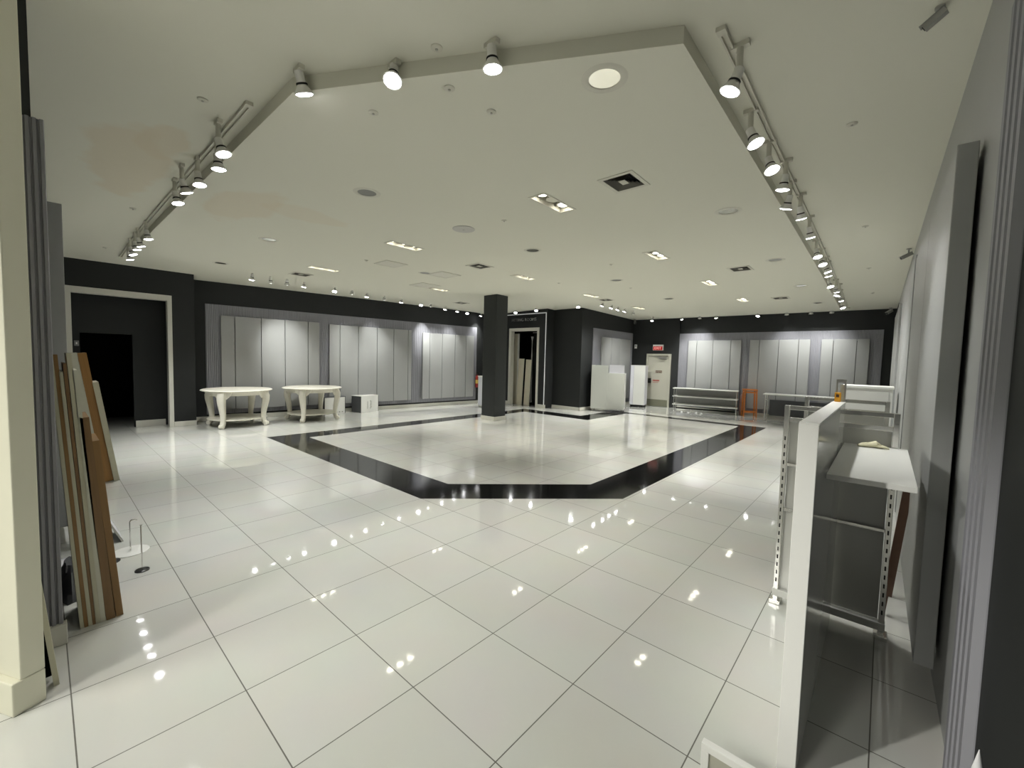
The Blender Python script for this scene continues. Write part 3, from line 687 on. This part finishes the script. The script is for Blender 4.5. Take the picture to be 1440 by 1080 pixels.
# ------------------------------------------------------------------ white cabinet behind the column and extinguisher
t = thing('white_cabinet', 'plain white cabinet half hidden behind the dark column', 'cabinet', (-10.80, 10.33, 0), .05)
BX('carcass', M['white'], 0, .62, .02, .5, .05, 1.08, t, bevel=.004); BX('door', M['lilac_white'], .01, .61, 0, .02, .07, 1.06, t, bevel=.003); BX('top', M['white'], -.01, .63, -.01, .5, 1.08, 1.11, t, bevel=.003); BX('plinth', M['skirting'], .02, .6, .04, .48, 0, .05, t)
t = thing('fire_extinguisher', 'red fire extinguisher with yellow label beside the left wall end', 'fire extinguisher', (-11.65, 11.10, .62), PI / 2)
MB().lathe([(.06, 0), (.072, .02), (.072, .36), (.06, .41), (.025, .45), (.022, .48)], 18).build('cylinder', M['red'], t, smooth=True)
MB().lathe([(.0735, .15), (.0735, .29)], 18, cap=False).build('label_band', M['yellow'], t, smooth=True)
mb = MB(); mb.box(-.02, .02, -.02, .02, .47, .52); mb.bar((0, 0, .52), (.0, -.12, .57), .02); mb.bar((0, 0, .50), (.0, -.12, .49), .015); mb.build('valve_handle', M['black_plastic'], t)
MB().tube([(.02, 0, .5), (.09, -.02, .45), (.10, -.02, .2), (.08, -.02, .1)], .012).build('hose', M['black_plastic'], t, smooth=True)
BX('bracket', M['steel'], -.02, .02, .06, .10, .2, .26, t)

# ------------------------------------------------------------------ CASH DESK and white cabinet
t = thing('cash_desk', 'tall white cash desk with a notch in its front, before the grey panel', 'desk', (-7.62, 12.72, 0), math.atan2(.40, 1.0))
W_, D_, H_ = 1.12, .62, 1.60
mb = MB(); mb.box(0, .56, 0, .03, .10, H_); mb.box(.56, W_, 0, .03, .10, 1.34); mb.build('front_panel', mat('pale_grey_laminate', (.49, .505, .47), .25), t, bevel=.004)
BX('side_panel', M['lilac_white'], 0, .03, .03, D_, .10, H_, t, bevel=.003); BX('side_panel', M['white'], W_ - .03, W_, .03, D_, .10, 1.34, t, bevel=.003)
BX('rear_screen', M['lilac_white'], .56, W_ - .05, .40, .43, 1.30, H_ + .02, t, bevel=.003); BX('counter_top', M['white'], .03, W_ - .03, .03, D_, 1.27, 1.30, t)
BX('back_panel', M['white'], .03, W_ - .03, D_ - .03, D_, .10, 1.27, t)
for x, y in ((.05, .05), (W_ - .08, .05), (.05, D_ - .06), (W_ - .08, D_ - .06)):
    MB().lathe([(.018, 0), (.018, .10)], 10, (x, y, 0)).build('foot', M['chrome'], t)
t = thing('white_cabinet', 'tall plain white cabinet between the cash desk and exit door', 'cabinet', (-7.40, 15.25, 0), math.atan2(.10, .40))
BX('carcass', M['lilac_white'], .0, .56, .02, .55, .09, 1.60, t, bevel=.004); BX('door', M['white'], .13, .55, 0, .02, .10, 1.59, t, bevel=.003); BX('door', M['lilac_white'], .01, .12, 0, .02, .10, 1.59, t, bevel=.003)
BX('top', M['white'], -.005, .565, -.005, .555, 1.60, 1.62, t, bevel=.003); BX('plinth', M['slot'], .03, .53, .04, .5, 0, .09, t)

# ------------------------------------------------------------------ EXIT DOOR
YE = YB - .05
d = MB(); d.box(-7.15, -6.31, YE - .03, YE - .001, .01, 2.02); dr = struct(d.build('door_1', M['door_grey'], bevel=.003))
fr = MB(); fr.box(-7.22, -7.15, YE - .06, YE - .001, 0, 2.09); fr.box(-6.31, -6.24, YE - .06, YE - .001, 0, 2.09); fr.box(-7.15, -6.31, YE - .06, YE - .001, 2.02, 2.09)
struct(fr.build('door_frame', M['door_grey'], bevel=.004))
BX('kick_plate', M['kick'], -7.14, -6.32, YE - .036, YE - .03, .02, .28, dr)
mb = MB(); mb.box(-7.13, -7.0, YE - .06, YE - .03, .92, 1.12); mb.bar((-7.06, YE - .09, 1.02), (-6.97, YE - .09, 1.02), .025); mb.bar((-7.06, YE - .03, 1.02), (-7.06, YE - .10, 1.02), .025); mb.build('door_handle', M['gold'], dr)
mb = MB(); mb.box(-6.72, -6.38, YE - .09, YE - .03, 1.90, 1.97); mb.bar((-6.70, YE - .07, 1.985), (-6.95, YE - .05, 2.0), .02); mb.build('door_closer', M['steel'], dr)
mb = MB(); mb.box(-6.83, -6.57, YE - .037, YE - .03, 1.34, 1.43); mb.build('door_sign', M['sign_brown'], dr)
mb = MB(); [mb.box(-6.81 + k * .05, -6.785 + k * .05, YE - .040, YE - .037, 1.365 + .01 * (k % 2), 1.405) for k in range(5)]; mb.build('sign_marks', M['door_grey'], dr)
mb = MB(); [mb.box(-6.93 + k * .055, -6.89 + k * .055, YE - .037, YE - .03, 1.01, 1.06) for k in range(5)]; mb.box(-6.93, -6.70, YE - .035, YE - .03, .955, .965); mb.build('door_label', M['red'], dr)
t = thing('exit_sign', 'red EXIT sign with white top above the grey door', 'sign', (-6.77, YE, 2.34))
BX('housing', M['white'], -.20, .20, -.07, -.001, -.11, .11, t, bevel=.004); BX('red_face', M['exit_red'], -.185, .185, -.076, -.07, -.105, .045, t)
text('EXIT', .135, M['exit_text'], t, (0, -.079, -.03), (PI / 2, 0, 0), .003)
t = thing('thermostat', 'small white thermostat on the dark wall left of the exit sign', 'thermostat', (-7.72, YE - .001, 2.38)); BX('case', M['white'], -.05, .05, -.03, 0, -.08, .08, t, bevel=.004); BX('display', M['switch'], -.03, .03, -.034, -.03, .0, .04, t)

# ------------------------------------------------------------------ LOW THREE-TIER RACK
t = thing('display_rack', 'low white three-tier display rack with chrome ends against the back panels', 'rack', (-5.80, 15.42, 0), math.atan2(.36, 2.0))
RL, RD = 2.13, .42
for z in (.84, .55, .255):
    BX('shelf', M['white'], .0, RL, 0, RD, z - .035, z, t, bevel=.004)
for x in (.05, RL - .05):
    e = MB()
    for y in (.03, RD - .03): e.tube([(x, y, 0), (x, y, .80)], .014)
    e.tube([(x, .03, .12), (x, RD - .03, .12)], .010); e.tube([(x, .03, .45), (x, RD - .03, .45)], .010)
    e.build('end_frame', M['chrome'], t, smooth=True)
BX('back_panel', M['grey_panel'], .06, RL - .06, RD - .012, RD, .22, .82, t)
BX('stretcher', M['slot'], .05, RL - .05, RD - .03, RD - .012, .05, .10, t)
for k, (x, y) in enumerate(((-4.889, 15.30), (-5.35, 15.22), (-5.115, 15.18), (-4.72, 15.28))):
    t = MB(); 
    for j in range(3): t.box(-.05 + j * .03, -.01 + j * .03, -.02, .02, 0, .015 + .012 * j, Matrix.Rotation(j * .8 + k, 4, 'Z'))
    o = t.build('paper_scrap', M['paper'], bevel=.003); o.location = (x, y, 0)
    tag(o, 'small white paper scrap lying on the floor before the low rack', 'paper scrap', 'paper scraps by the rack')

# ------------------------------------------------------------------ ORANGE STOOL
t = thing('stool', 'orange wooden bar stool beside the low white rack', 'stool', (-3.38, 15.92, 0), .42)
BX('seat', M['stool_wood'], -.20, .20, -.17, .17, .89, .93, t, bevel=.008)
for sx in (-1, 1):
    for sy in (-1, 1):
        MB().bar((sx * .19, sy * .16, 0), (sx * .17, sy * .14, .89), .04).build('leg', M['stool_wood'], t, bevel=.003)
for z in (.16, .82):
    for a, b in (((-.18, -.15), (.18, -.15)), ((-.18, .15), (.18, .15)), ((-.18, -.15), (-.18, .15)), ((.18, -.15), (.18, .15))):
        MB().bar((*a, z), (*b, z), .028, .04).build('stretcher', M['stool_wood'], t, bevel=.002)
t = thing('mesh_bag', 'reddish patterned mesh bag standing between the rack and orange stool', 'bag', (-3.66, 16.17, 0), .4)
mb = MB(); rings = []
for z, w, dd in ((0, .085, .06), (.2, .095, .07), (.45, .085, .06), (.66, .07, .05), (.72, .04, .03)):
    rings.append([Vector((w * math.cos(2 * PI * k / 14) * (1 + .08 * math.sin(5 * k + z * 9)), dd * math.sin(2 * PI * k / 14), z)) for k in range(14)])
mb.loft(rings); mb.build('sack', M['pattern_red'], t, smooth=True)
MB().tube([(-.04, 0, .70), (-.03, 0, .80), (.03, 0, .80), (.04, 0, .70)], .008).build('strap', M['pattern_red'], t, smooth=True)

# ------------------------------------------------------------------ LONG WHITE TABLE at the back
t = thing('long_table', 'long white table with chrome legs in front of the back wall panels', 'table', (-2.83, 15.45, 0), math.atan2(.10, 1.8))
BX('table_top', M['white'], -.08, 2.1, 0, .62, .80, .83, t, bevel=.004)
for x, y in ((.0, .05), (.0, .55), (2.0, .05), (2.0, .55)):
    MB().tube([(x, y, 0), (x, y, .80)], .020, 12).build('leg', M['chrome'], t, smooth=True)
BX('under_table_shade', M['slate'], .06, 1.99, .52, .54, .10, .62, t)  # dark sheet standing in for the shadow under the table top

# ------------------------------------------------------------------ GONDOLA: two chrome frames, white panel, shelf
def ladder(name, lab, x0, x1, y, ztop, slots=True):
    t = thing(name, lab, 'display rack', (0, y, 0))
    for x in (x0, x1):
        BX('upright', M['chrome'], x - .015, x + .015, -.022, .022, .03, ztop, t, bevel=.002)
        if slots:
            s = MB(); z = .16
            while z < ztop - .2: s.box(x - .004, x + .004, -.0232, -.0222, z, z + .028); z += .058
            s.build('slot_row', M['slot'], t)
        BX('foot', M['chrome'], x - .035, x + .035, -.05, .05, 0, .03, t, bevel=.003)
    for z, h in ((ztop - .015, .03), (ztop - .10, .03), (1.03, .02), (.70, .02)):
        BX('rung', M['chrome'], x0 + .015, x1 - .015, -.012, .012, z - h / 2, z + h / 2, t, bevel=.002)
    BX('base_rail', M['white'], x0 - .02, x1 + .02, -.03, .03, .055, .105, t, bevel=.003)
    BX('infill_panel', M['white_gloss'], x0 + .018, x1 - .018, .014, .022, .11, ztop - .12, t)
    return t
ladder('gondola_rack', 'near chrome slotted display frame at the end of the white partition', -.51, .072, 3.56, 1.455)
ladder('gondola_rack', 'far chrome slotted display frame behind the near one', -.53, .03, 4.75, 1.455, False)
t = thing('partition', 'tall white partition panel standing on the tiles beside the white shelf', 'partition', (0, 0, 0))
BX('core', M['white_gloss'], -.250, -.186, 2.06, 3.53, 0, 1.50, t, bevel=.002)
BX('edge_strip', M['white'], -.252, -.184, 2.05, 2.06, 0, 1.503, t, bevel=.002); BX('top_cap', M['white'], -.252, -.184, 2.06, 3.53, 1.50, 1.508, t)
t = thing('shelf', 'white shelf board on brackets between the white partition and right wall', 'shelf', (0, 0, 0))
BX('board', M['white'], -.178, .130, 2.42, 3.53, 1.215, 1.24, t, bevel=.003)
for x in (-.14, .062):
    mb = MB(); prof = [(3.53, 1.215), (2.95, 1.215), (2.95, 1.20), (3.45, 1.10), (3.53, 1.04)]
    mb.loft([[Vector((x - .005, y, z)) for y, z in prof], [Vector((x + .005, y, z)) for y, z in prof]]); mb.build('bracket', M['steel'], t)
t = thing('cotton_glove', 'crumpled cream cotton glove lying on the white shelf', 'glove', (-.04, 3.44, 1.24), .2); t.scale = (.72, .72, .72)
mb = MB(); rings = []
for x, w, h in ((-.09, .02, .01), (-.06, .035, .018), (-.01, .03, .022), (.03, .04, .03), (.06, .03, .018), (.075, .01, .008)):
    rings.append([Vector((x, w * math.cos(2 * PI * k / 10), .002 + max(0, h * (1 + math.sin(2 * PI * k / 10))))) for k in range(10)])
mb.loft(rings); mb.build('palm', M['glove'], t, smooth=True)
for k in range(4):
    MB().tube([(.03, -.03 + k * .018, .02), (.075, -.045 + k * .024, .018), (.11, -.05 + k * .028, .008)], [.010, .009, .006]).build('finger', M['glove'], t, smooth=True)
MB().tube([(-.02, .02, .02), (.0, .06, .02), (.02, .075, .009)], [.010, .009, .007]).build('thumb', M['glove'], t, smooth=True)
t = thing('sign_holder', 'small chrome loop sign holder standing on top of the near frame', 'sign holder', (-.215, 3.56, 1.455))
mb = MB()
for x in (-.022, .022): mb.bar((x, 0, 0), (x, 0, .19), .009)
mb.bar((-.0265, 0, .19), (.0265, 0, .19), .02, .02); mb.build('loop', M['steel'], t)
BX('card', M['white_edge'], -.005, .017, -.003, .003, .03, .165, t)
t = thing('price_tag', 'small amber tag on the far end of the white partition', 'tag', (-.225, 3.49, 1.508)); BX('tag', M['amber'], -.018, .016, 0, .012, 0, .062, t, bevel=.003); BX('print', M['sign_brown'], -.010, .006, -.002, 0, .03, .048, t)
t = thing('white_cabinet', 'white cabinet against the right wall behind the chrome frames', 'cabinet', (-.44, 7.5, 0))
BX('carcass', M['white'], .0, .53, .02, .5, .08, 1.46, t, bevel=.004); BX('door', M['white_gloss'], .02, .49, 0, .02, .1, 1.42, t, bevel=.003); BX('top', M['white'], -.01, .54, -.01, .5, 1.46, 1.49, t, bevel=.003); BX('plinth', M['skirting'], .02, .5, .04, .48, 0, .08, t)
t = thing('framed_panel', 'low white framed panel on the floor at the bottom, beside the partition', 'panel', (0, 1.80, 0))
mb = MB(); mb.box(-.485, -.262, 0, .032, .12, .152); mb.box(-.485, -.455, 0, .032, 0, .12); mb.box(-.292, -.262, 0, .032, 0, .12); mb.box(-.455, -.292, 0, .032, 0, .02); mb.build('frame', M['white'], t, bevel=.002)
BX('inset', M['door_grey'], -.455, -.292, .010, .02, .02, .12, t)
# battens leaning by the right wall, shadow play painted in as dark brown
for k, (x, lab) in enumerate(((.115, 'batten coloured dark for shade, leaning on the right wall behind the shelf, left one'), (.155, 'batten coloured dark for shade, leaning on the right wall behind the shelf, right one'))):
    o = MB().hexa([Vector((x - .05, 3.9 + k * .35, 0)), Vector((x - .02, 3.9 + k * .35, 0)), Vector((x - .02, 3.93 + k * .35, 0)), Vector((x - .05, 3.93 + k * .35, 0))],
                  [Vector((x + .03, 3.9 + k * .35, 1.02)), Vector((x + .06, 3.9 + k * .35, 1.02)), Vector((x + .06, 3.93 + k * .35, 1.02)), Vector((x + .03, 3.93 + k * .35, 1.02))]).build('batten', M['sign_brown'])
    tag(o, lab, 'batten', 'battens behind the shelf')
# paper cone tip at bottom right
t = thing('paper_cone', 'white pointed paper tip in the bottom right corner', 'paper', (.262, 1.745, 0))
MB().lathe([(.03, 0), (.024, .4), (.012, .60), (.001, .66)], 10).build('cone', M['paper'], t, smooth=True)

# ------------------------------------------------------------------ LEANING PLANKS on the left
def plank(lab, x0, x1, yb, yt, th, z, m, group, edge=None, name='plank'):
    # foot at yb, top at yt (leans to -y)
    t = thing(name, lab, 'plank', (x1, yb, 0), 0, group); t.rotation_euler.x = math.atan2(yb - yt, z)
    L = math.hypot(z, yb - yt)
    BX('board', m, x0 - x1, -.004, 0, th, 0.0, L, t, bevel=.0015); BX('edge_band', edge or m, -.004, 0, 0, th, 0, L, t)
G1 = 'planks leaning by the entrance'
plank('cream plank edge at the far left of the leaning stack, beside the fluted pilaster', -3.95, -3.62, .118, .030, .017, 1.69, M['white_edge'], G1, M['pale_edge'])
plank('brown plank right beside the leftmost cream plank, same height', -3.95, -3.62, .136, .048, .018, 1.69, M['brown_wood'], G1, M['tan'])
plank('short cream plank between two brown planks in the leaning stack', -3.95, -3.62, .155, .068, .017, 1.59, M['white_edge'], G1, M['pale_edge'])
plank('dull brown plank right of the short cream plank', -3.95, -3.62, .173, .086, .014, 1.64, M['brown_wood'], G1, M['brown_wood'])
plank('tall pale plank in the middle of the leaning stack', -3.95, -3.62, .188, .101, .021, 1.70, M['white_edge'], G1, M['pale_edge'])
plank('off-white plank just left of the wide brown plank', -3.95, -3.62, .210, .123, .022, 1.60, M['white_edge'], G1, M['white_edge'])
plank('wide dark brown plank with a lower top', -3.95, -3.62, .235, .146, .042, 1.31, M['brown_wood'], G1, M['brown_wood'])
plank('shorter reddish brown plank at the right end of the near stack', -3.95, -3.63, .282, .196, .034, 1.16, M['tan'], G1, M['tan'])
G2 = 'planks leaning farther along the front wall'
plank('white plank leaning behind the orange-brown one, farther back', -7.85, -7.5, .44, .238, .068, 1.665, M['white_edge'], G2, M['white_edge'])
plank('orange-brown wide plank leaning in the farther stack', -7.85, -7.5, .512, .300, .085, 1.665, M['orange_wood'], G2, M['orange_wood'])
plank('lower white plank at the right of the farther stack', -7.85, -7.48, .600, .428, .055, 1.30, M['white_edge'], G2, M['pale_edge'])
plank('thin pale plank leaning beside the cream storefront edge', -3.13, -3.085, .0, -.10, .02, 1.15, M['pale_edge'], None, M['pale_edge'])
plank('black board filling the dark gap beside the cream storefront edge', -3.17, -3.15, -.34, -.44, .335, 1.3, M['black'], None, M['black'])  # black board put in to fill the dark gap by the storefront
# grey board leaning low
t = thing('grey_board', 'small grey board leaning low beyond the brown planks', 'board', (-5.35, .455, 0)); t.rotation_euler.x = math.atan2(.18, .42)
BX('board', M['lilac_white'], 0, .30, -.012, 0, 0, .58, t, bevel=.002); BX('edge_band', M['steel'], .30, .304, -.013, .001, 0, .58, t)
# display stands
def stand(lab, x, y, r, h, base, group, hook=False):
    t = thing('display_stand', lab, 'display stand', (x, y, 0), 0, group)
    MB().lathe([(r, 0), (r, .006), (r * .9, .010), (.012, .012)], 28).build('base', base, t, smooth=True)
    pts = [(0, 0, .01), (0, 0, h)]
    MB().tube(pts, .005, 8).build('rod', M['chrome'], t, smooth=True)
    if hook: MB().tube([(0, 0, h), (.0, .01, h + .012), (0, .03, h + .014), (0, .045, h + .005)], .006, 8).build('hook', M['chrome'], t, smooth=True)
    else: MB().lathe([(.008, h), (.008, h + .006)], 8).build('cap', M['steel'], t)
GS = 'display stands by the planks'
stand('thin display stand with small black round base, nearest the viewer', -4.273, .487, .046, .36, M['black_plastic'], GS)
stand('display stand with wide white round base and hook', -4.747, .47, .125, .26, M['white'], GS, True)
stand('display stand with dark base half hidden behind the planks', -4.62, .335, .06, .24, M['black_plastic'], GS)
# dark plastic sheet and white sheet behind the stack
t = thing('plastic_sheet', 'crumpled dark grey plastic sheet on the floor behind the near planks', 'sheet', (-4.25, .10, 0))
mb = MB(); rings = []
for i, z in enumerate((0, .06, .12, .18, .22)):
    rings.append([Vector(((.22 - .03 * i) * math.cos(2 * PI * k / 16) * (1 + .18 * math.sin(3 * k + i)), (.075 - .012 * i) * math.sin(2 * PI * k / 16) * (1 + .2 * math.sin(2 * k + i)), z)) for k in range(16)])
mb.loft(rings); mb.build('sheet', M['cloth_dark'], t, smooth=True)
t = thing('paper_sheet', 'white paper sheet lying on the floor behind the near planks', 'sheet', (-4.6, .12, 0), .1)
mb = MB(); mb.loft([[Vector((-.35 + .7 * i / 8, y, .004 + .012 * abs(math.sin(i * 1.3 + y * 9)))) for i in range(9)] for y in (-.08, 0, .08, .16)], cap=False, close=False); o = mb.build('sheet', M['paper'], t, smooth=True)
s = o.modifiers.new('thick', 'SOLIDIFY'); s.thickness = .002

# ------------------------------------------------------------------ lamps of the mall passage outside the entrance, plus an added fill spot
for x, y, e in ((-3.4, -2.2, 270), (-1.6, -4.2, 560)):
    l = bpy.data.lights.new('mall_downlight', 'SPOT'); l.energy = e; l.shadow_soft_size = .5; l.color = (1, .985, .90); l.spot_size = math.radians(150); l.spot_blend = .5
    o = bpy.data.objects.new('mall_downlight', l); COL.objects.link(o); o.location = (x, y, 3.5)

l = bpy.data.lights.new('partition_fill_spot', 'SPOT'); l.energy = 740; l.shadow_soft_size = .08; l.color = (1, .985, .92); l.spot_size = math.radians(19); l.spot_blend = 1  # unseen fill lamp, added to brighten the front of the partition
o = bpy.data.objects.new('partition_fill_spot', l); COL.objects.link(o); o.location = (-3.1, -2.9, 3.4)
o.rotation_euler = Vector((0, 0, -1)).rotation_difference(Vector((-.28, 2.05, .85)) - Vector(o.location)).to_euler()

# ------------------------------------------------------------------ WORLD, CAMERA, VIEW
w = bpy.data.worlds.new('dim_mall_surroundings'); S.world = w; w.use_nodes = True
w.node_tree.nodes['Background'].inputs[0].default_value = (.9, .95, .85, 1); w.node_tree.nodes['Background'].inputs[1].default_value = .03
yaw, pitch, roll = (math.radians(v) for v in (-41.6276, 3.3964, 1.4820))
cy, sy, cp, sp, cr, sr = math.cos(yaw), math.sin(yaw), math.cos(pitch), math.sin(pitch), math.cos(roll), math.sin(roll)
F = Vector((sy * cp, cy * cp, -sp)); r = Vector((cy, -sy, 0)); u = r.cross(F)
Rr = r * cr + u * sr; U = u * cr - r * sr
cam = bpy.data.cameras.new('camera'); cam.sensor_fit = 'HORIZONTAL'; cam.sensor_width = 36; cam.lens = 589.70 / 1440 * 36; cam.clip_start = .05
co = bpy.data.objects.new('camera', cam); COL.objects.link(co)
co.matrix_world = Matrix(((Rr.x, U.x, -F.x, 0), (Rr.y, U.y, -F.y, 0), (Rr.z, U.z, -F.z, 1.7336), (0, 0, 0, 1)))
S.camera = co
S.view_settings.view_transform = 'Standard'; S.view_settings.look = 'None'; S.view_settings.gamma = 1; S.view_settings.use_curve_mapping = False
S.view_settings.exposure = 0.43
S.cycles.use_denoising = True
S.cycles.max_bounces = 8; S.cycles.diffuse_bounces = 5; S.cycles.glossy_bounces = 4
S.cycles.sample_clamp_indirect = 6; S.cycles.caustics_reflective = False; S.cycles.caustics_refractive = False
